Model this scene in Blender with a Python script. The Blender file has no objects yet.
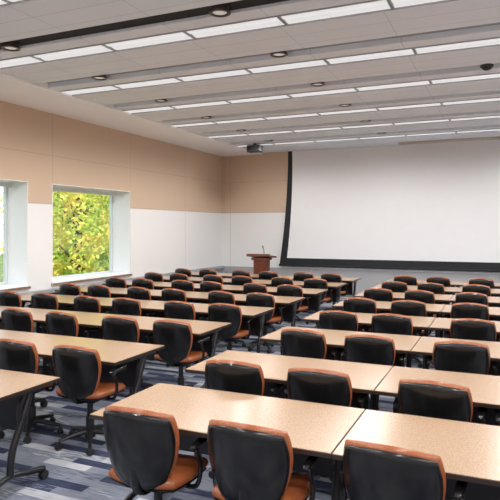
import bpy, bmesh, math, random
from mathutils import Vector, Matrix
random.seed(7)
scene = bpy.context.scene
COL = scene.collection
try:
    scene.view_settings.view_transform = 'Standard'
    scene.view_settings.look = 'None'
except Exception: pass

# ------------------------------------------------ calibration
H_CAM=1.86; YAW=math.atan(255/576); C=math.cos(YAW); S=math.sin(YAW); F=576.0; HOR=228.0
def visible(X,Y,rad,ztop=0.9):
    d=-S*X+C*Y; r=C*X+S*Y
    if d<0.4: return False
    u=250+F*r/d; m=F*rad/d
    v=HOR-F*(ztop-H_CAM)/d
    return u+m>0 and u-m<500 and v<530

# ------------------------------------------------ materials
def new_mat(name):
    m=bpy.data.materials.new(name); m.use_nodes=True
    nt=m.node_tree; b=nt.nodes['Principled BSDF']; return m,nt,b
def mat(name,col,rough=.5,metal=0.,noise=0.,nscale=60.,bump=0.,spec=None,col2=None):
    m,nt,b=new_mat(name)
    b.inputs['Base Color'].default_value=(*col,1); b.inputs['Roughness'].default_value=rough
    b.inputs['Metallic'].default_value=metal
    if spec is not None: b.inputs['Specular IOR Level'].default_value=spec
    if noise>0 or bump>0:
        tc=nt.nodes.new('ShaderNodeTexCoord'); n=nt.nodes.new('ShaderNodeTexNoise')
        n.inputs['Scale'].default_value=nscale; n.inputs['Detail'].default_value=3
        nt.links.new(tc.outputs['Object'],n.inputs['Vector'])
        if noise>0:
            r=nt.nodes.new('ShaderNodeValToRGB')
            c2=col2 or tuple(c*(1-noise) for c in col)
            r.color_ramp.elements[0].position=.38; r.color_ramp.elements[1].position=.62
            r.color_ramp.elements[0].color=(*c2,1); r.color_ramp.elements[1].color=(*col,1)
            nt.links.new(n.outputs['Fac'],r.inputs['Fac']); nt.links.new(r.outputs['Color'],b.inputs['Base Color'])
        if bump>0:
            bp=nt.nodes.new('ShaderNodeBump'); bp.inputs['Strength'].default_value=bump; bp.inputs['Distance'].default_value=.002
            nt.links.new(n.outputs['Fac'],bp.inputs['Height']); nt.links.new(bp.outputs['Normal'],b.inputs['Normal'])
    return m
def emis(name,col,st,base=None):
    m,nt,b=new_mat(name)
    b.inputs['Base Color'].default_value=(*(base or col),1)
    b.inputs['Emission Color'].default_value=(*col,1); b.inputs['Emission Strength'].default_value=st
    return m
def math_node(nt,op,a,b=None,c=None):
    n=nt.nodes.new('ShaderNodeMath'); n.operation=op
    for i,v in enumerate((a,b,c)):
        if v is None: continue
        if isinstance(v,(int,float)): n.inputs[i].default_value=v
        else: nt.links.new(v,n.inputs[i])
    return n.outputs[0]

M_LEATHER=mat('cognac_leather',(.37,.108,.037),.27,bump=.15,nscale=120,noise=.22,spec=.6)
M_SHELL=mat('black_plastic',(.008,.0078,.008),.22,spec=.5)
M_METALBLK=mat('black_powder_coat',(.016,.016,.018),.35)
M_CASTER=mat('caster_rubber',(.02,.02,.022),.5)
M_TOP=mat('speckled_laminate',(.48,.325,.212),.23,noise=.2,nscale=130,col2=(.36,.235,.148),spec=.45)
M_EDGE=mat('dark_edge_band',(.03,.018,.013),.4)
M_SCREEN=mat('screen_fabric',(.80,.795,.80),.9,noise=.01,nscale=5)
M_BLACK=mat('matte_black',(.01,.01,.012),.7)
M_WOOD=mat('reddish_wood',(.21,.052,.026),.35,noise=.35,nscale=12)
M_TRIMW=mat('white_paint',(.82,.82,.82),.5)
M_FRAME=mat('window_frame_grey',(.66,.71,.72),.4)
M_SOFFIT=mat('soffit_paint',(.88,.89,.905),.7)
M_LEDGE=mat('grey_ledge',(.36,.36,.375),.4)
M_SILL=mat('brown_sill_edge',(.25,.15,.10),.4,noise=.3,nscale=20)
M_BASE=mat('baseboard_grey',(.2,.2,.21),.5)
M_SLOT=mat('slot_dark',(.008,.008,.01),.8)
M_BAND=mat('recess_grey',(.32,.335,.36),.7)
M_WING=emis('lit_diffuser',(.98,.985,1),.62,(.3,.3,.3))
M_DL=emis('downlight_lens',(1,.93,.82),.35,(.3,.28,.26))
M_LOUV=mat('fixture_frame',(.33,.34,.355),.4)
M_BRONZE=mat('bronze_trim',(.06,.04,.032),.35,.3)
M_SPEAK=mat('dark_grey_casing',(.04,.04,.045),.5)
M_HOUS=mat('tan_housing',(.50,.43,.36),.6)
M_BARK=mat('bark',(.09,.06,.04),.9,noise=.4,nscale=15)
M_GRASS=mat('grass',(.16,.22,.05),.9,noise=.5,nscale=4)

def wall_mat():
    m,nt,b=new_mat('two_tone_wall'); b.inputs['Roughness'].default_value=.6
    g=nt.nodes.new('ShaderNodeNewGeometry'); s=nt.nodes.new('ShaderNodeSeparateXYZ'); nt.links.new(g.outputs['Position'],s.inputs[0])
    up=math_node(nt,'GREATER_THAN',s.outputs['Z'],2.305)
    lo=math_node(nt,'LESS_THAN',s.outputs['Z'],.73)
    t=math_node(nt,'ADD',s.outputs['Y'],s.outputs['X'])
    t=math_node(nt,'ADD',t,-8.28+7.68+24.3*2)
    fr=math_node(nt,'FRACT',math_node(nt,'DIVIDE',t,2.43))
    seam=math_node(nt,'LESS_THAN',fr,.006)
    zs=math_node(nt,'ABSOLUTE',math_node(nt,'SUBTRACT',s.outputs['Z'],2.305)); zseam=math_node(nt,'LESS_THAN',zs,.012)
    zs3=math_node(nt,'ABSOLUTE',math_node(nt,'SUBTRACT',s.outputs['Z'],3.2)); zseam3=math_node(nt,'LESS_THAN',zs3,.006)
    seam=math_node(nt,'MAXIMUM',seam,math_node(nt,'MAXIMUM',zseam,zseam3))
    def mix(f,a,bb):
        x=nt.nodes.new('ShaderNodeMix'); x.data_type='RGBA'
        nt.links.new(f,x.inputs[0])
        for i,v in ((6,a),(7,bb)):
            if isinstance(v,tuple): x.inputs[i].default_value=(*v,1)
            else: nt.links.new(v,x.inputs[i])
        return x.outputs[2]
    c=mix(up,(.80,.795,.785),(.61,.455,.33))
    c=mix(lo,c,(.38,.38,.39))
    d=mix(seam,c,(.30,.22,.16))
    f=nt.nodes.new('ShaderNodeMix'); f.data_type='RGBA'; f.inputs[0].default_value=.4
    nt.links.new(c,f.inputs[6]); nt.links.new(d,f.inputs[7])
    nt.links.new(f.outputs[2],b.inputs['Base Color']); return m
M_WALL=wall_mat()
def carpet():
    m,nt,b=new_mat('plank_carpet'); b.inputs['Roughness'].default_value=.95; b.inputs['Specular IOR Level'].default_value=.1
    tc=nt.nodes.new('ShaderNodeTexCoord'); br=nt.nodes.new('ShaderNodeTexBrick')
    br.inputs['Color1'].default_value=(0,0,0,1); br.inputs['Color2'].default_value=(1,1,1,1); br.inputs['Mortar'].default_value=(.5,.5,.5,1)
    br.inputs['Scale'].default_value=1; br.inputs['Mortar Size'].default_value=0
    br.inputs['Brick Width'].default_value=.42; br.inputs['Row Height'].default_value=.095; br.inputs['Bias'].default_value=0
    nt.links.new(tc.outputs['Object'],br.inputs['Vector'])
    mp=nt.nodes.new('ShaderNodeMapping'); mp.inputs['Scale'].default_value=(3.5,30,1); nt.links.new(tc.outputs['Object'],mp.inputs['Vector'])
    n=nt.nodes.new('ShaderNodeTexNoise'); n.inputs['Scale'].default_value=2; n.inputs['Detail'].default_value=5; nt.links.new(mp.outputs[0],n.inputs['Vector'])
    v=math_node(nt,'ADD',br.outputs['Color'],math_node(nt,'MULTIPLY',math_node(nt,'SUBTRACT',n.outputs['Fac'],.5),.7))
    r=nt.nodes.new('ShaderNodeValToRGB'); e=r.color_ramp.elements
    r.color_ramp.interpolation='LINEAR'
    e[0].position=0; e[0].color=(.03,.037,.075,1); e[1].position=1; e[1].color=(.50,.51,.54,1)
    for p,c in ((.22,(.06,.07,.12,1)),(.27,(.18,.195,.245,1)),(.55,(.26,.275,.33,1)),(.66,(.165,.18,.235,1)),(.80,(.22,.235,.285,1)),(.85,(.42,.43,.47,1))):
        q=e.new(p); q.color=c
    nt.links.new(v,r.inputs['Fac']); nt.links.new(r.outputs['Color'],b.inputs['Base Color'])
    return m
M_CARPET=carpet()
def ceil_mat():
    m,nt,b=new_mat('perforated_ceiling_panel'); b.inputs['Roughness'].default_value=.7
    tc=nt.nodes.new('ShaderNodeTexCoord'); br=nt.nodes.new('ShaderNodeTexBrick')
    br.offset=0
    br.inputs['Color1'].default_value=(.74,.785,.835,1); br.inputs['Color2'].default_value=(.72,.765,.815,1); br.inputs['Mortar'].default_value=(.57,.605,.65,1)
    br.inputs['Scale'].default_value=1; br.inputs['Mortar Size'].default_value=.006
    br.inputs['Brick Width'].default_value=1.1; br.inputs['Row Height'].default_value=.32
    nt.links.new(tc.outputs['Object'],br.inputs['Vector']); nt.links.new(br.outputs['Color'],b.inputs['Base Color']); return m
M_CEIL=ceil_mat()
def glass_mat():
    m=bpy.data.materials.new('window_glass'); m.use_nodes=True; nt=m.node_tree; nt.nodes.clear()
    o=nt.nodes.new('ShaderNodeOutputMaterial'); mx=nt.nodes.new('ShaderNodeMixShader'); t=nt.nodes.new('ShaderNodeBsdfTransparent'); g=nt.nodes.new('ShaderNodeBsdfGlossy')
    t.inputs[0].default_value=(.95,.97,.97,1); g.inputs['Roughness'].default_value=.02; mx.inputs[0].default_value=.05
    nt.links.new(t.outputs[0],mx.inputs[1]); nt.links.new(g.outputs[0],mx.inputs[2]); nt.links.new(mx.outputs[0],o.inputs[0]); return m
M_GLASS=glass_mat()
def leaf_mat():
    m=bpy.data.materials.new('autumn_leaves'); m.use_nodes=True; nt=m.node_tree; nt.nodes.clear()
    o=nt.nodes.new('ShaderNodeOutputMaterial'); mx=nt.nodes.new('ShaderNodeMixShader'); t=nt.nodes.new('ShaderNodeBsdfTranslucent'); g=nt.nodes.new('ShaderNodeBsdfDiffuse')
    tc=nt.nodes.new('ShaderNodeTexCoord'); n=nt.nodes.new('ShaderNodeTexNoise'); n.inputs['Scale'].default_value=1.6; n.inputs['Detail'].default_value=6
    nt.links.new(tc.outputs['Object'],n.inputs['Vector'])
    r=nt.nodes.new('ShaderNodeValToRGB'); e=r.color_ramp.elements
    e[0].position=.36; e[0].color=(.24,.42,.10,1); e[1].position=.70; e[1].color=(.92,.45,.10,1)
    q=e.new(.47); q.color=(.60,.68,.15,1); q=e.new(.58); q.color=(.97,.84,.24,1)
    nt.links.new(n.outputs['Fac'],r.inputs['Fac'])
    nt.links.new(r.outputs['Color'],t.inputs[0]); nt.links.new(r.outputs['Color'],g.inputs[0]); mx.inputs[0].default_value=.5
    nt.links.new(g.outputs[0],mx.inputs[1]); nt.links.new(t.outputs[0],mx.inputs[2]); nt.links.new(mx.outputs[0],o.inputs[0]); return m
M_LEAF=leaf_mat()

# ------------------------------------------------ mesh helpers
def box(bm,x0,x1,y0,y1,z0,z1,bev=0,seg=2,mi=0):
    vs=[bm.verts.new((x,y,z)) for x in (x0,x1) for y in (y0,y1) for z in (z0,z1)]
    F_=[(0,1,3,2),(4,6,7,5),(0,4,5,1),(2,3,7,6),(0,2,6,4),(1,5,7,3)]
    fs=[bm.faces.new([vs[i] for i in f]) for f in F_]
    for f in fs: f.material_index=mi
    if bev>0:
        ed=set(e for f in fs for e in f.edges)
        bmesh.ops.bevel(bm,geom=list(ed),offset=bev,segments=seg,affect='EDGES',profile=.5)
def tube(bm,pts,r,n=8,caps=True,flat=1.0):
    pts=[Vector(p) for p in pts]; rings=[]
    rr=r if isinstance(r,(list,tuple)) else [r]*len(pts)
    prev=None
    for i,p in enumerate(pts):
        t=(pts[min(i+1,len(pts)-1)]-pts[max(i-1,0)]).normalized()
        if prev is None:
            a=Vector((0,0,1)) if abs(t.z)<.9 else Vector((1,0,0))
            nx=t.cross(a).normalized()
        else:
            nx=(prev-t*prev.dot(t)).normalized()
        prev=nx; ny=t.cross(nx)
        rings.append([bm.verts.new(p+nx*math.cos(2*math.pi*k/n)*rr[i]+ny*math.sin(2*math.pi*k/n)*rr[i]*flat) for k in range(n)])
    for a,b in zip(rings,rings[1:]):
        for k in range(n): bm.faces.new((a[k],a[(k+1)%n],b[(k+1)%n],b[k]))
    if caps:
        bm.faces.new(rings[0][::-1]); bm.faces.new(rings[-1])
def smoothpath(pts,k=6):
    P=[Vector(p) for p in pts]; out=[]
    for i in range(len(P)-1):
        p0=P[max(i-1,0)];p1=P[i];p2=P[i+1];p3=P[min(i+2,len(P)-1)]
        for j in range(k):
            t=j/k
            out.append(.5*((2*p1)+(p2-p0)*t+(2*p0-5*p1+4*p2-p3)*t*t+(-p0+3*p1-3*p2+p3)*t**3))
    out.append(P[-1]); return out
def pad(bm,P,th,n=12,power=6,mi=0):
    e=1e-3
    def N(s,t):
        a=P(s+e,t)-P(s-e,t); b=P(s,t+e)-P(s,t-e); return a.cross(b).normalized()
    fr={};bk={}
    for i in range(n+1):
        for j in range(n+1):
            s=math.sin((-1+2*i/n)*math.pi/2); t=math.sin((-1+2*j/n)*math.pi/2)
            p=P(s,t); m=max(abs(s),abs(t))
            if i in (0,n) or j in (0,n):
                v=bm.verts.new(p); fr[i,j]=v; bk[i,j]=v
            else:
                h=th/2*math.sqrt(max(0,1-m**power)); q=N(s*.98,t*.98)
                fr[i,j]=bm.verts.new(p+q*h); bk[i,j]=bm.verts.new(p-q*h)
    for i in range(n):
        for j in range(n):
            bm.faces.new((fr[i,j],fr[i+1,j],fr[i+1,j+1],fr[i,j+1]))
            bm.faces.new((bk[i,j],bk[i,j+1],bk[i+1,j+1],bk[i+1,j]))
def cyl(bm,c,axis,r,h,n=16):
    c=Vector(c);a=Vector(axis).normalized()
    tube(bm,[c-a*h/2,c+a*h/2],r,n)
def finish(bm,name,mats,smooth=False,parent=None):
    bmesh.ops.recalc_face_normals(bm,faces=bm.faces)
    me=bpy.data.meshes.new(name); bm.to_mesh(me); bm.free()
    for m in (mats if isinstance(mats,(list,tuple)) else [mats]): me.materials.append(m)
    if smooth:
        for p in me.polygons: p.use_smooth=True
        try: me.set_sharp_from_angle(angle=math.radians(42))
        except Exception: pass
    o=bpy.data.objects.new(name,me); COL.objects.link(o)
    if parent: o.parent=parent
    return o
def empty(name):
    o=bpy.data.objects.new(name,None); o.empty_display_size=.2; COL.objects.link(o); return o
def tag(o,label,cat,group=None):
    o['label']=label;o['category']=cat
    if group:o['group']=group
def struct(o): o['kind']='structure'; return o
def clone(o,parent=None):
    c=o.copy(); COL.objects.link(c)
    if parent is not None:
        c.parent=parent
    for ch in list(o.children): clone(ch,c)
    return c

# ------------------------------------------------ room shell
XW=-7.68; XR=4.4; YB=15.3; YR=-2.6; HC=4.01
bm=bmesh.new(); box(bm,XW-.55,XR+.2,YR-.2,YB+.2,-.15,0); struct(finish(bm,'floor',M_CARPET))
WIN=[(5.26,7.69),(8.28,10.71)]; WZ0,WZ1=.84,2.68; XO=XW-.55
bm=bmesh.new()
box(bm,XO,XW,YR-.2,WIN[0][0],0,HC+.3); box(bm,XO,XW,WIN[0][1],WIN[1][0],0,HC+.3); box(bm,XO,XW,WIN[1][1],YB+.2,0,HC+.3)
for a,b in WIN:
    box(bm,XO,XW,a,b,0,WZ0); box(bm,XO,XW,a,b,WZ1,HC+.3)
struct(finish(bm,'wall_left',M_WALL))
for nm,d in (('wall_back',(XW,XR,YB,YB+.2)),('wall_rear',(XW,XR,YR-.2,YR)),('wall_right',(XR,XR+.2,YR-.2,YB+.2))):
    bm=bmesh.new(); box(bm,*d,0,HC+.3); struct(finish(bm,nm,M_WALL))
for i,(a,b) in enumerate(WIN):
    bm=bmesh.new(); xf=XO+.02; w=.055
    for q in ((a,a+w,WZ0,WZ1),(b-w,b,WZ0,WZ1),(a+w,b-w,WZ0,WZ0+w),(a+w,b-w,WZ1-w,WZ1)):
        box(bm,xf,xf+.07,q[0],q[1],q[2],q[3],.006)
    box(bm,xf+.07,xf+.17,a+.02,b-.02,WZ1-.09,WZ1,.01)
    fo=finish(bm,f'window_{i+1}',M_FRAME); struct(fo)
    bm=bmesh.new(); box(bm,xf+.03,xf+.036,a+w,b-w,WZ0+w,WZ1-w); g=finish(bm,'glass_pane',M_GLASS,parent=fo)
    bm=bmesh.new()
    box(bm,XO+.09,XW+.004,b-.014,b,WZ0,WZ1); box(bm,XO+.09,XW+.004,a,a+.014,WZ0,WZ1)
    box(bm,XO+.09,XW+.004,a+.014,b-.014,WZ1-.012,WZ1); box(bm,XO+.09,XW+.04,a+.014,b-.014,WZ0-.002,WZ0+.012,.003)
    box(bm,XW+.001,XW+.045,a-.03,b+.03,WZ0-.05,WZ0+.002,.006,2,1)
    struct(finish(bm,f'trim_{i+1}',[M_TRIMW,M_SILL]))
bm=bmesh.new(); box(bm,XW,XW+.09,YR,YB,.665,.745,.01); struct(finish(bm,'trim_3',M_LEDGE))
bm=bmesh.new(); box(bm,XW,XW+.018,YR,YB,0,.1,.004); struct(finish(bm,'baseboard_left',M_BASE))
bm=bmesh.new(); box(bm,XW+.018,XR,YB-.018,YB,0,.1,.004); struct(finish(bm,'baseboard_back',M_BASE))

# ceiling
STR=[13.7-1.622*i for i in range(10)]; XS=-6.4
bm=bmesh.new()
box(bm,XS,XR,YR,YB,HC+.10,HC+.25,mi=0)
top=YB
for ys in STR:
    hw=.15
    box(bm,XS,XR,ys+hw,top,HC,HC+.10,mi=0)
    box(bm,XS,XR,ys-hw-.24,ys-hw,HC,HC+.10,mi=0)
    black=abs(ys-5.59)<.1
    y1=ys-hw-.24; y0=y1-.26
    box(bm,XS,XR,y0,y1,HC+(.03 if black else .065),HC+.10,mi=2 if black else 1)
    top=y0
    box(bm,XS,-6.5,ys-hw,ys+hw,HC,HC+.10,mi=0)
box(bm,XS,XR,YR,top,HC,HC+.10,mi=0)
struct(finish(bm,'ceiling',[M_CEIL,M_BAND,M_SLOT]))
bm=bmesh.new(); box(bm,XW,XS,YR,YB,HC-.03,HC+.25,.004); struct(finish(bm,'trim_4',M_SOFFIT))
bm=bmesh.new(); box(bm,-2.45,1.3,14.7,14.95,HC-.035,HC,.005); struct(finish(bm,'trim_5',M_HOUS))

def make_fixture():
    L=1.1
    bm=bmesh.new(); w=.15
    t=.016
    box(bm,0.003,L-.003,-w,-w+t*.7,-.012,.085); box(bm,0.003,L-.003,w-t*.7,w,-.012,.085)
    box(bm,0.003,.003+t,-w+t*.7,w-t*.7,-.014,.085); box(bm,L-.003-t,L-.003,-w+t*.7,w-t*.7,-.014,.085)
    box(bm,0.003,L-.003,-w,w,.085,.095)
    root=finish(bm,'ceiling_light',M_LOUV)
    bm=bmesh.new(); n=10; prev=None
    for k in range(n+1):
        y=-w+.01+(2*w-.02)*k/n; z=.004-.012*abs(math.sin(2*math.pi*k/n))
        a=bm.verts.new((.018,y,z)); b=bm.verts.new((L-.018,y,z))
        if prev: bm.faces.new((prev[0],prev[1],b,a))
        prev=(a,b)
    finish(bm,'diffuser',M_WING,smooth=True,parent=root)
    return root
fx=make_fixture(); first=True
for ys in STR:
    x=-6.5
    while x+1.1<XR:
        o=fx if first else clone(fx); first=False
        o.location=(x,ys,HC)
        tag(o,'long recessed lit ceiling light with soft white diffuser','ceiling light','recessed linear ceiling lights')
        x+=1.1
def make_dl():
    bm=bmesh.new(); n=28
    prof=[(.092,0),(.092,-.045),(.108,-.048),(.108,-.066),(.082,-.070),(.07,-.058),(.066,-.048)]
    rings=[[bm.verts.new((r*math.cos(2*math.pi*k/n),r*math.sin(2*math.pi*k/n),z)) for k in range(n)] for r,z in prof]
    for a,b in zip(rings,rings[1:]):
        for k in range(n): bm.faces.new((a[k],a[(k+1)%n],b[(k+1)%n],b[k]))
    bm.faces.new(rings[0])
    root=finish(bm,'recessed_downlight',M_BRONZE,smooth=True)
    bm=bmesh.new(); bmesh.ops.create_circle(bm,cap_ends=True,segments=24,radius=.070,matrix=Matrix.Translation((0,0,-.056)))
    finish(bm,'lens',M_DL,parent=root); return root
dl=make_dl(); first=True
sp=bpy.data.lights.new('downlight_lamp','SPOT'); sp.energy=89; sp.spot_size=math.radians(172); sp.spot_blend=.6; sp.shadow_soft_size=.035; sp.color=(1,.995,.985)
for ys in STR:
    for x in (-5.33,-2.57,.2,2.96):
        o=dl if first else clone(dl); first=False
        zz=HC+(.03 if abs(ys-5.59)<.1 else .065)
        o.location=(x,ys-.52,zz)
        tag(o,'round bronze-trimmed downlight glowing in the ceiling recess','downlight','round ceiling downlights')
        l=bpy.data.objects.new('downlight_lamp',sp); COL.objects.link(l); l.location=(x,ys-.52,min(HC-.045,zz-.09))

root=empty('ceiling_speaker'); root.location=(-5.82,13.45,HC-.22)
bm=bmesh.new(); box(bm,-.18,.18,-.12,.12,0,.17,.015); finish(bm,'speaker_body',M_SPEAK,parent=root)
bm=bmesh.new(); box(bm,-.165,.165,-.126,-.118,.015,.155,.003); finish(bm,'speaker_grille',M_SPEAK,parent=root)
bm=bmesh.new(); box(bm,-.03,.03,-.03,.03,.16,.22); finish(bm,'mount_bracket',M_METALBLK,parent=root)
tag(root,'dark grey box speaker mounted to the ceiling near the screen','speaker')

root=empty('dome_camera'); root.location=(-.22,8.22,HC)
bm=bmesh.new(); cyl(bm,(0,0,-.012),(0,0,1),.085,.024,28); finish(bm,'mounting_ring',M_SPEAK,smooth=True,parent=root)
bm=bmesh.new(); n=24; rings=[]
for j in range(7):
    a=j/7*math.pi/2; rings.append([bm.verts.new((.07*math.cos(a)*math.cos(2*math.pi*k/n),.07*math.cos(a)*math.sin(2*math.pi*k/n),-.022-.05*math.sin(a))) for k in range(n)])
for a,b in zip(rings,rings[1:]):
    for k in range(n): bm.faces.new((a[k],a[(k+1)%n],b[(k+1)%n],b[k]))
bm.faces.new(rings[-1]); bm.faces.new(rings[0][::-1])
finish(bm,'dome',M_SHELL,smooth=True,parent=root)
tag(root,'small dark round dome fixture on the ceiling panels','dome camera')

# ------------------------------------------------ projection screen
root=empty('projection_screen'); root.location=(0,15.2,0)
XL,XRr=-5.56,1.25
zt=HC-.004; zb=.82
def edge_x(v):
    return .26*max(0,(1-v))**1.9
bm=bmesh.new(); n=32; prev=None
for k in range(n+1):
    v=k/n; z=zb+(zt-zb)*v; ex=edge_x(v)
    bw=.12+.08*(1-v)
    cur=[bm.verts.new((XL-ex,0,z)),bm.verts.new((XL-ex+bw,0,z)),bm.verts.new((XRr+ex-bw,0,z)),bm.verts.new((XRr+ex,0,z))]
    if prev:
        for i in range(3):
            f=bm.faces.new((prev[i],prev[i+1],cur[i+1],cur[i])); f.material_index=1 if i!=1 or z<zb+.21 else 0
    prev=cur
finish(bm,'screen_surface',[M_SCREEN,M_BLACK],parent=root)
bm=bmesh.new(); tube(bm,[(XL-.27,0,zb),(XRr+.27,0,zb)],.03,12); finish(bm,'bottom_batten',M_BLACK,smooth=True,parent=root)
tag(root,'large white pull-down projection screen with black border on the wall','projection screen')

# ------------------------------------------------ lectern
root=empty('lectern'); root.location=(-5.86,14.0,0); 
bm=bmesh.new(); box(bm,-.16,.16,-.15,-.135,.04,1.06,.003); box(bm,-.17,-.14,-.155,.16,.04,1.06,.004); box(bm,.14,.17,-.155,.16,.04,1.06,.004); box(bm,-.14,.14,-.135,.15,.60,.62,.003)
box(bm,-.115,.115,-.158,-.148,.14,.95,.004)
finish(bm,'body',M_WOOD,parent=root)
bm=bmesh.new(); box(bm,-.24,.24,-.2,.21,0,.05,.012); finish(bm,'plinth',M_WOOD,parent=root)
bm=bmesh.new()
box(bm,-.33,.33,-.24,.24,-.025,.02,.006); box(bm,-.33,.33,-.25,-.23,-.025,.04,.005)
bmesh.ops.rotate(bm,verts=bm.verts,cent=(0,0,0),matrix=Matrix.Rotation(math.radians(-6),3,'X'))
bmesh.ops.translate(bm,verts=bm.verts,vec=(0,0,1.12))
box(bm,-.22,.22,-.19,.19,1.02,1.085,.006)
finish(bm,'reading_top',M_WOOD,parent=root)
bm=bmesh.new(); tube(bm,smoothpath([(0,.15,1.05),(0,.15,1.25),(0,.08,1.36)]),.008,8); tube(bm,[(0,.085,1.35),(0,.06,1.385)],.016,10)
finish(bm,'gooseneck_microphone',M_METALBLK,smooth=True,parent=root)
tag(root,'dark reddish wooden lectern with a gooseneck microphone beside the screen','lectern')

# ------------------------------------------------ table
TL,TD,TZ=1.5,.77,.74
def caster(bm,c,r=.03):
    x,y,z=c
    for s in (-1,1):
        cyl(bm,(x+s*.014,y,r),(1,0,0),r,.016,14)
    box(bm,x-.008,x+.008,y-.012,y+.02,r,r+.035,.004)
def make_table():
    root=empty('training_table')
    bm=bmesh.new(); box(bm,-TL/2+.001,TL/2-.001,-TD/2,TD/2,TZ-.030,TZ-.003,.004,2); finish(bm,'edge_band',M_EDGE,parent=root)
    bm=bmesh.new(); box(bm,-TL/2+.004,TL/2-.004,-TD/2+.003,TD/2-.003,TZ-.02,TZ,.0015,1); finish(bm,'tabletop',M_TOP,parent=root)
    bm=bmesh.new(); box(bm,-TL/2+.16,TL/2-.16,.20,.212,.36,TZ-.031,.003); finish(bm,'modesty_panel',M_METALBLK,parent=root)
    for s in (-1,1):
        x=s*(TL/2-.085)
        bm=bmesh.new()
        box(bm,x-.025,x+.025,-.24,.26,TZ-.065,TZ-.029,.005)
        tube(bm,smoothpath([(x,.17,TZ-.05),(x,.08,.48),(x,.0,.30),(x,-.02,.13)],5),[.026]*16,10)
        tube(bm,smoothpath([(x,.12,TZ-.05),(x,.07,.60),(x,.065,.5)],4),.02,8)
        tube(bm,smoothpath([(x,-.33,.075),(x,-.2,.10),(x,-.02,.135),(x,.16,.10),(x,.30,.075)],5),.021,10)
        leg=finish(bm,'leg',M_METALBLK,smooth=True,parent=root)
        for y in (-.325,.295):
            bm=bmesh.new(); caster(bm,(x,y,0),.032); finish(bm,'caster',M_CASTER,smooth=True,parent=leg)
    return root
# ------------------------------------------------ chair
def sq(s,t,c=.5):
    return s*math.sqrt(1-c*t*t/2*1.0), t*math.sqrt(1-c*s*s/2)
def make_chair():
    root=empty('office_chair')
    def backP(off,sc,dz=0,cc=.60):
        def P(s,t):
            a,b=sq(s,t,cc)
            hw=.226+.042*b-.010*b*b
            x=a*hw*sc; z=.668+.230*b*sc+dz
            y=-.205+.10*(x/.24)**2-.05*(b+1)+.022*(b*b)+off
            return Vector((x,y,z))
        return P
    bm=bmesh.new(); pad(bm,backP(.009,1.0,.003),.052,16,8); finish(bm,'backrest_cushion',M_LEATHER,True,root)
    bm=bmesh.new(); pad(bm,backP(-.018,.976,-.009),.034,16,8); finish(bm,'backrest_shell',M_SHELL,True,root)
    def seatP(z0,sc):
        def P(s,t):
            a,b=sq(s,t,.5)
            x=a*.245*sc; y=.02+b*.235*sc
            z=z0+.018*(a*a)-.03*max(0,b)**3+.012*max(0,-b)**2
            return Vector((x,y,z))
        return P
    bm=bmesh.new(); pad(bm,seatP(.46,1.0),.085,14,6); finish(bm,'seat',M_LEATHER,True,root)
    bm=bmesh.new(); pad(bm,seatP(.427,.97),.035,10,8)
    tube(bm,smoothpath([(0,.0,.40),(0,-.16,.40),(0,-.235,.47),(0,-.255,.60)],5),[.03]*16,8,flat=.5)
    box(bm,-.10,.10,-.10,.12,.375,.42,.015); finish(bm,'seat_shell',M_SHELL,True,root)
    for s in (-1,1):
        bm=bmesh.new()
        tube(bm,smoothpath([(s*.17,-.02,.415),(s*.265,-.03,.43),(s*.285,-.02,.53),(s*.28,-.06,.635),(s*.27,.0,.655),(s*.27,.13,.65)],5),.014,8)
        arm=finish(bm,'armrest',M_SHELL,True,root)
        bm=bmesh.new()
        def AP(u,v,s=s):
            a,b=sq(u,v,.7); return Vector((s*.27+a*.025,.02+b*.125,.664+.006*b))
        pad(bm,AP,.024,8,6); finish(bm,'arm_pad',M_SHELL,True,arm)
    bm=bmesh.new(); cyl(bm,(0,0,.25),(0,0,1),.026,.26,14); cyl(bm,(0,0,.17),(0,0,1),.036,.14,14); finish(bm,'gas_column',M_METALBLK,True,root)
    bm=bmesh.new(); cyl(bm,(0,0,.10),(0,0,1),.045,.07,16)
    A=[math.radians(90+72*k) for k in range(5)]
    for a in A:
        dx,dy=math.cos(a),math.sin(a)
        tube(bm,[(dx*.02,dy*.02,.115),(dx*.14,dy*.14,.10),(dx*.27,dy*.27,.075)],[.028,.022,.015],8)
    base=finish(bm,'star_base',M_METALBLK,True,root)
    for a in A:
        bm=bmesh.new(); caster(bm,(0,0,0),.028)
        bmesh.ops.rotate(bm,verts=bm.verts,cent=(0,0,0),matrix=Matrix.Rotation(a+.6,3,'Z'))
        bmesh.ops.translate(bm,verts=bm.verts,vec=(math.cos(a)*.265,math.sin(a)*.265,0))
        finish(bm,'caster',M_CASTER,True,base)
    return root

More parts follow.
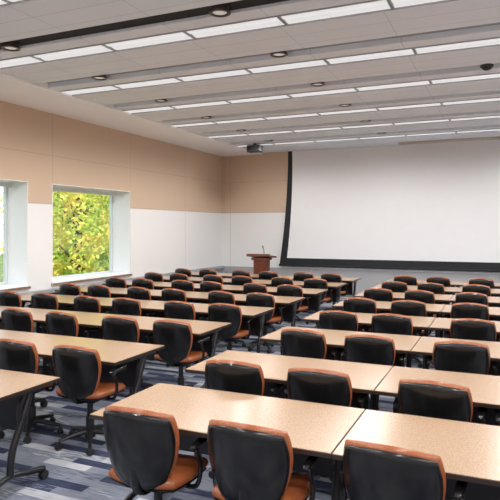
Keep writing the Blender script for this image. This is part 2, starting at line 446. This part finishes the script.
ROW0=2.78; PITCH=1.33; NROW=8
LDY=[-.17,-.18,-.08,0,0,0,0,0]; LDX=[-.10,-.02,0,0,0,0,0,0]
RDY=[0,-.13,-.04,0,0,0,0,0];   RDX=[0,-.04,0,0,0,0,0,0]
CDX={(1,0,0):.08,(1,0,1):.07,(1,1,0):.08,(2,0,0):.10,(2,0,1):.07,(2,1,0):.07,(3,0,0):.08,(3,0,1):.05,(3,1,0):.11}
LCX=[.10,.12,.13,.05,.03,0,0,0]
tab=make_table(); ft=True
ch=make_chair(); fc=True
for r in range(NROW):
    centers=[-2.29+.75,-.789+.75]+[-2.95-.75-1.501*i for i in range(3)]
    for k,cx in enumerate(centers):
        yf=ROW0+PITCH*r+(RDY[r] if k<2 else LDY[r]); cx+=(RDX[r] if k<2 else LDX[r])
        if visible(cx,yf+TD/2,.95,.74):
            o=tab if ft else clone(tab); ft=False
            o.location=(cx,yf+TD/2,0)
            tag(o,'speckled tan laminate training table with black edge and wheeled legs','table','rows of training tables')
        for j,dx in enumerate((-.33,.33)):
            x=cx+dx+random.uniform(-.02,.02)
            if k==1 and j==0: x-=.07
            if r==0 and k==0: x+=.045
            x+=CDX.get((r,k,j),0) if k<2 else LCX[r]
            y=yf+.07+random.uniform(-.03,.02)
            if visible(x,y,.42,.3 if r==0 else .9) or (r==0 and visible(x,y,.4,.9)):
                o=ch if fc else clone(ch); fc=False
                o.location=(x,y,0); o.rotation_euler=(0,0,random.uniform(-.08,.08))
                tag(o,'black shell office chair with cognac leather cushions on casters','chair','office chairs at the training tables')

# ------------------------------------------------ outside
bm=bmesh.new(); box(bm,-40,XO-.02,-5,45,-.9,-.5); g=finish(bm,'lawn',M_GRASS); struct(g)
def make_tree(seed,R,Hh,n):
    rnd=random.Random(seed); root=empty('autumn_tree')
    bm=bmesh.new()
    tube(bm,smoothpath([(0,0,-.02),(.05,.02,1.2),(-.05,.08,2.4),(.1,0,Hh-.6)],4),[.2-.012*i for i in range(13)],10)
    for k in range(10):
        a=rnd.uniform(0,6.28); z=rnd.uniform(.8,Hh-1); l=rnd.uniform(.8,R)
        tube(bm,[(0,0,z),(math.cos(a)*l*.5,math.sin(a)*l*.5,z+.5),(math.cos(a)*l,math.sin(a)*l,z+.8)],[.06,.04,.015],6)
    finish(bm,'trunk',M_BARK,True,root)
    vs=[];fs=[]
    clumps=[]
    for k in range(80):
        a=rnd.uniform(0,6.28); q=R*math.sqrt(rnd.random()); z=rnd.uniform(.4,Hh)
        f=math.sqrt(max(.15,1-((z-Hh*.5)/(Hh*.62))**2)); clumps.append(Vector((math.cos(a)*q*f,math.sin(a)*q*f,z)))
    for k in range(n):
        c=rnd.choice(clumps)+Vector([rnd.gauss(0,.28) for _ in range(3)])
        if c.z<.1: continue
        s=rnd.uniform(.045,.09); u=Vector([rnd.gauss(0,1) for _ in range(3)]).normalized(); w=u.orthogonal().normalized()*s*.6; u=u*s
        b=len(vs); vs+= [c-u,c+w,c+u,c-w]; fs.append((b,b+1,b+2,b+3))
    me=bpy.data.meshes.new('foliage'); me.from_pydata([tuple(v) for v in vs],[],fs); me.materials.append(M_LEAF)
    o=bpy.data.objects.new('foliage',me); COL.objects.link(o); o.parent=root
    return root
for i,(x,y,R,hh,n) in enumerate(((-11.2,13.1,1.85,5.0,13000),(-15.5,18.3,2.1,6.0,11000),(-19.0,24.6,2.6,7.4,11000))):
    t=make_tree(11+i,R,hh,n); t.location=(x,y,-.5)
    tag(t,'tree with dense yellow and green autumn leaves outside the window','tree','autumn trees outside')

# ------------------------------------------------ world, sun, camera
w=bpy.data.worlds.new('World'); scene.world=w; w.use_nodes=True
bg=w.node_tree.nodes['Background']; bg.inputs[0].default_value=(.84,.92,1,1); bg.inputs[1].default_value=1.8
sd=bpy.data.lights.new('sun','SUN'); sd.energy=6.5; sd.angle=.02; sd.color=(1,.95,.85)
so=bpy.data.objects.new('sun',sd); COL.objects.link(so)
dirv=Vector((.25,-.85,1.0))
so.rotation_euler=(dirv).to_track_quat('Z','Y').to_euler(); so.location=(-10,0,12)
cd=bpy.data.cameras.new('camera'); co=bpy.data.objects.new('camera',cd); COL.objects.link(co)
cd.sensor_width=36; cd.lens=36*F/500; cd.shift_y=-(250-HOR)/500; cd.clip_end=200
co.location=(0,0,H_CAM); co.rotation_euler=(math.pi/2,0,YAW); scene.camera=co
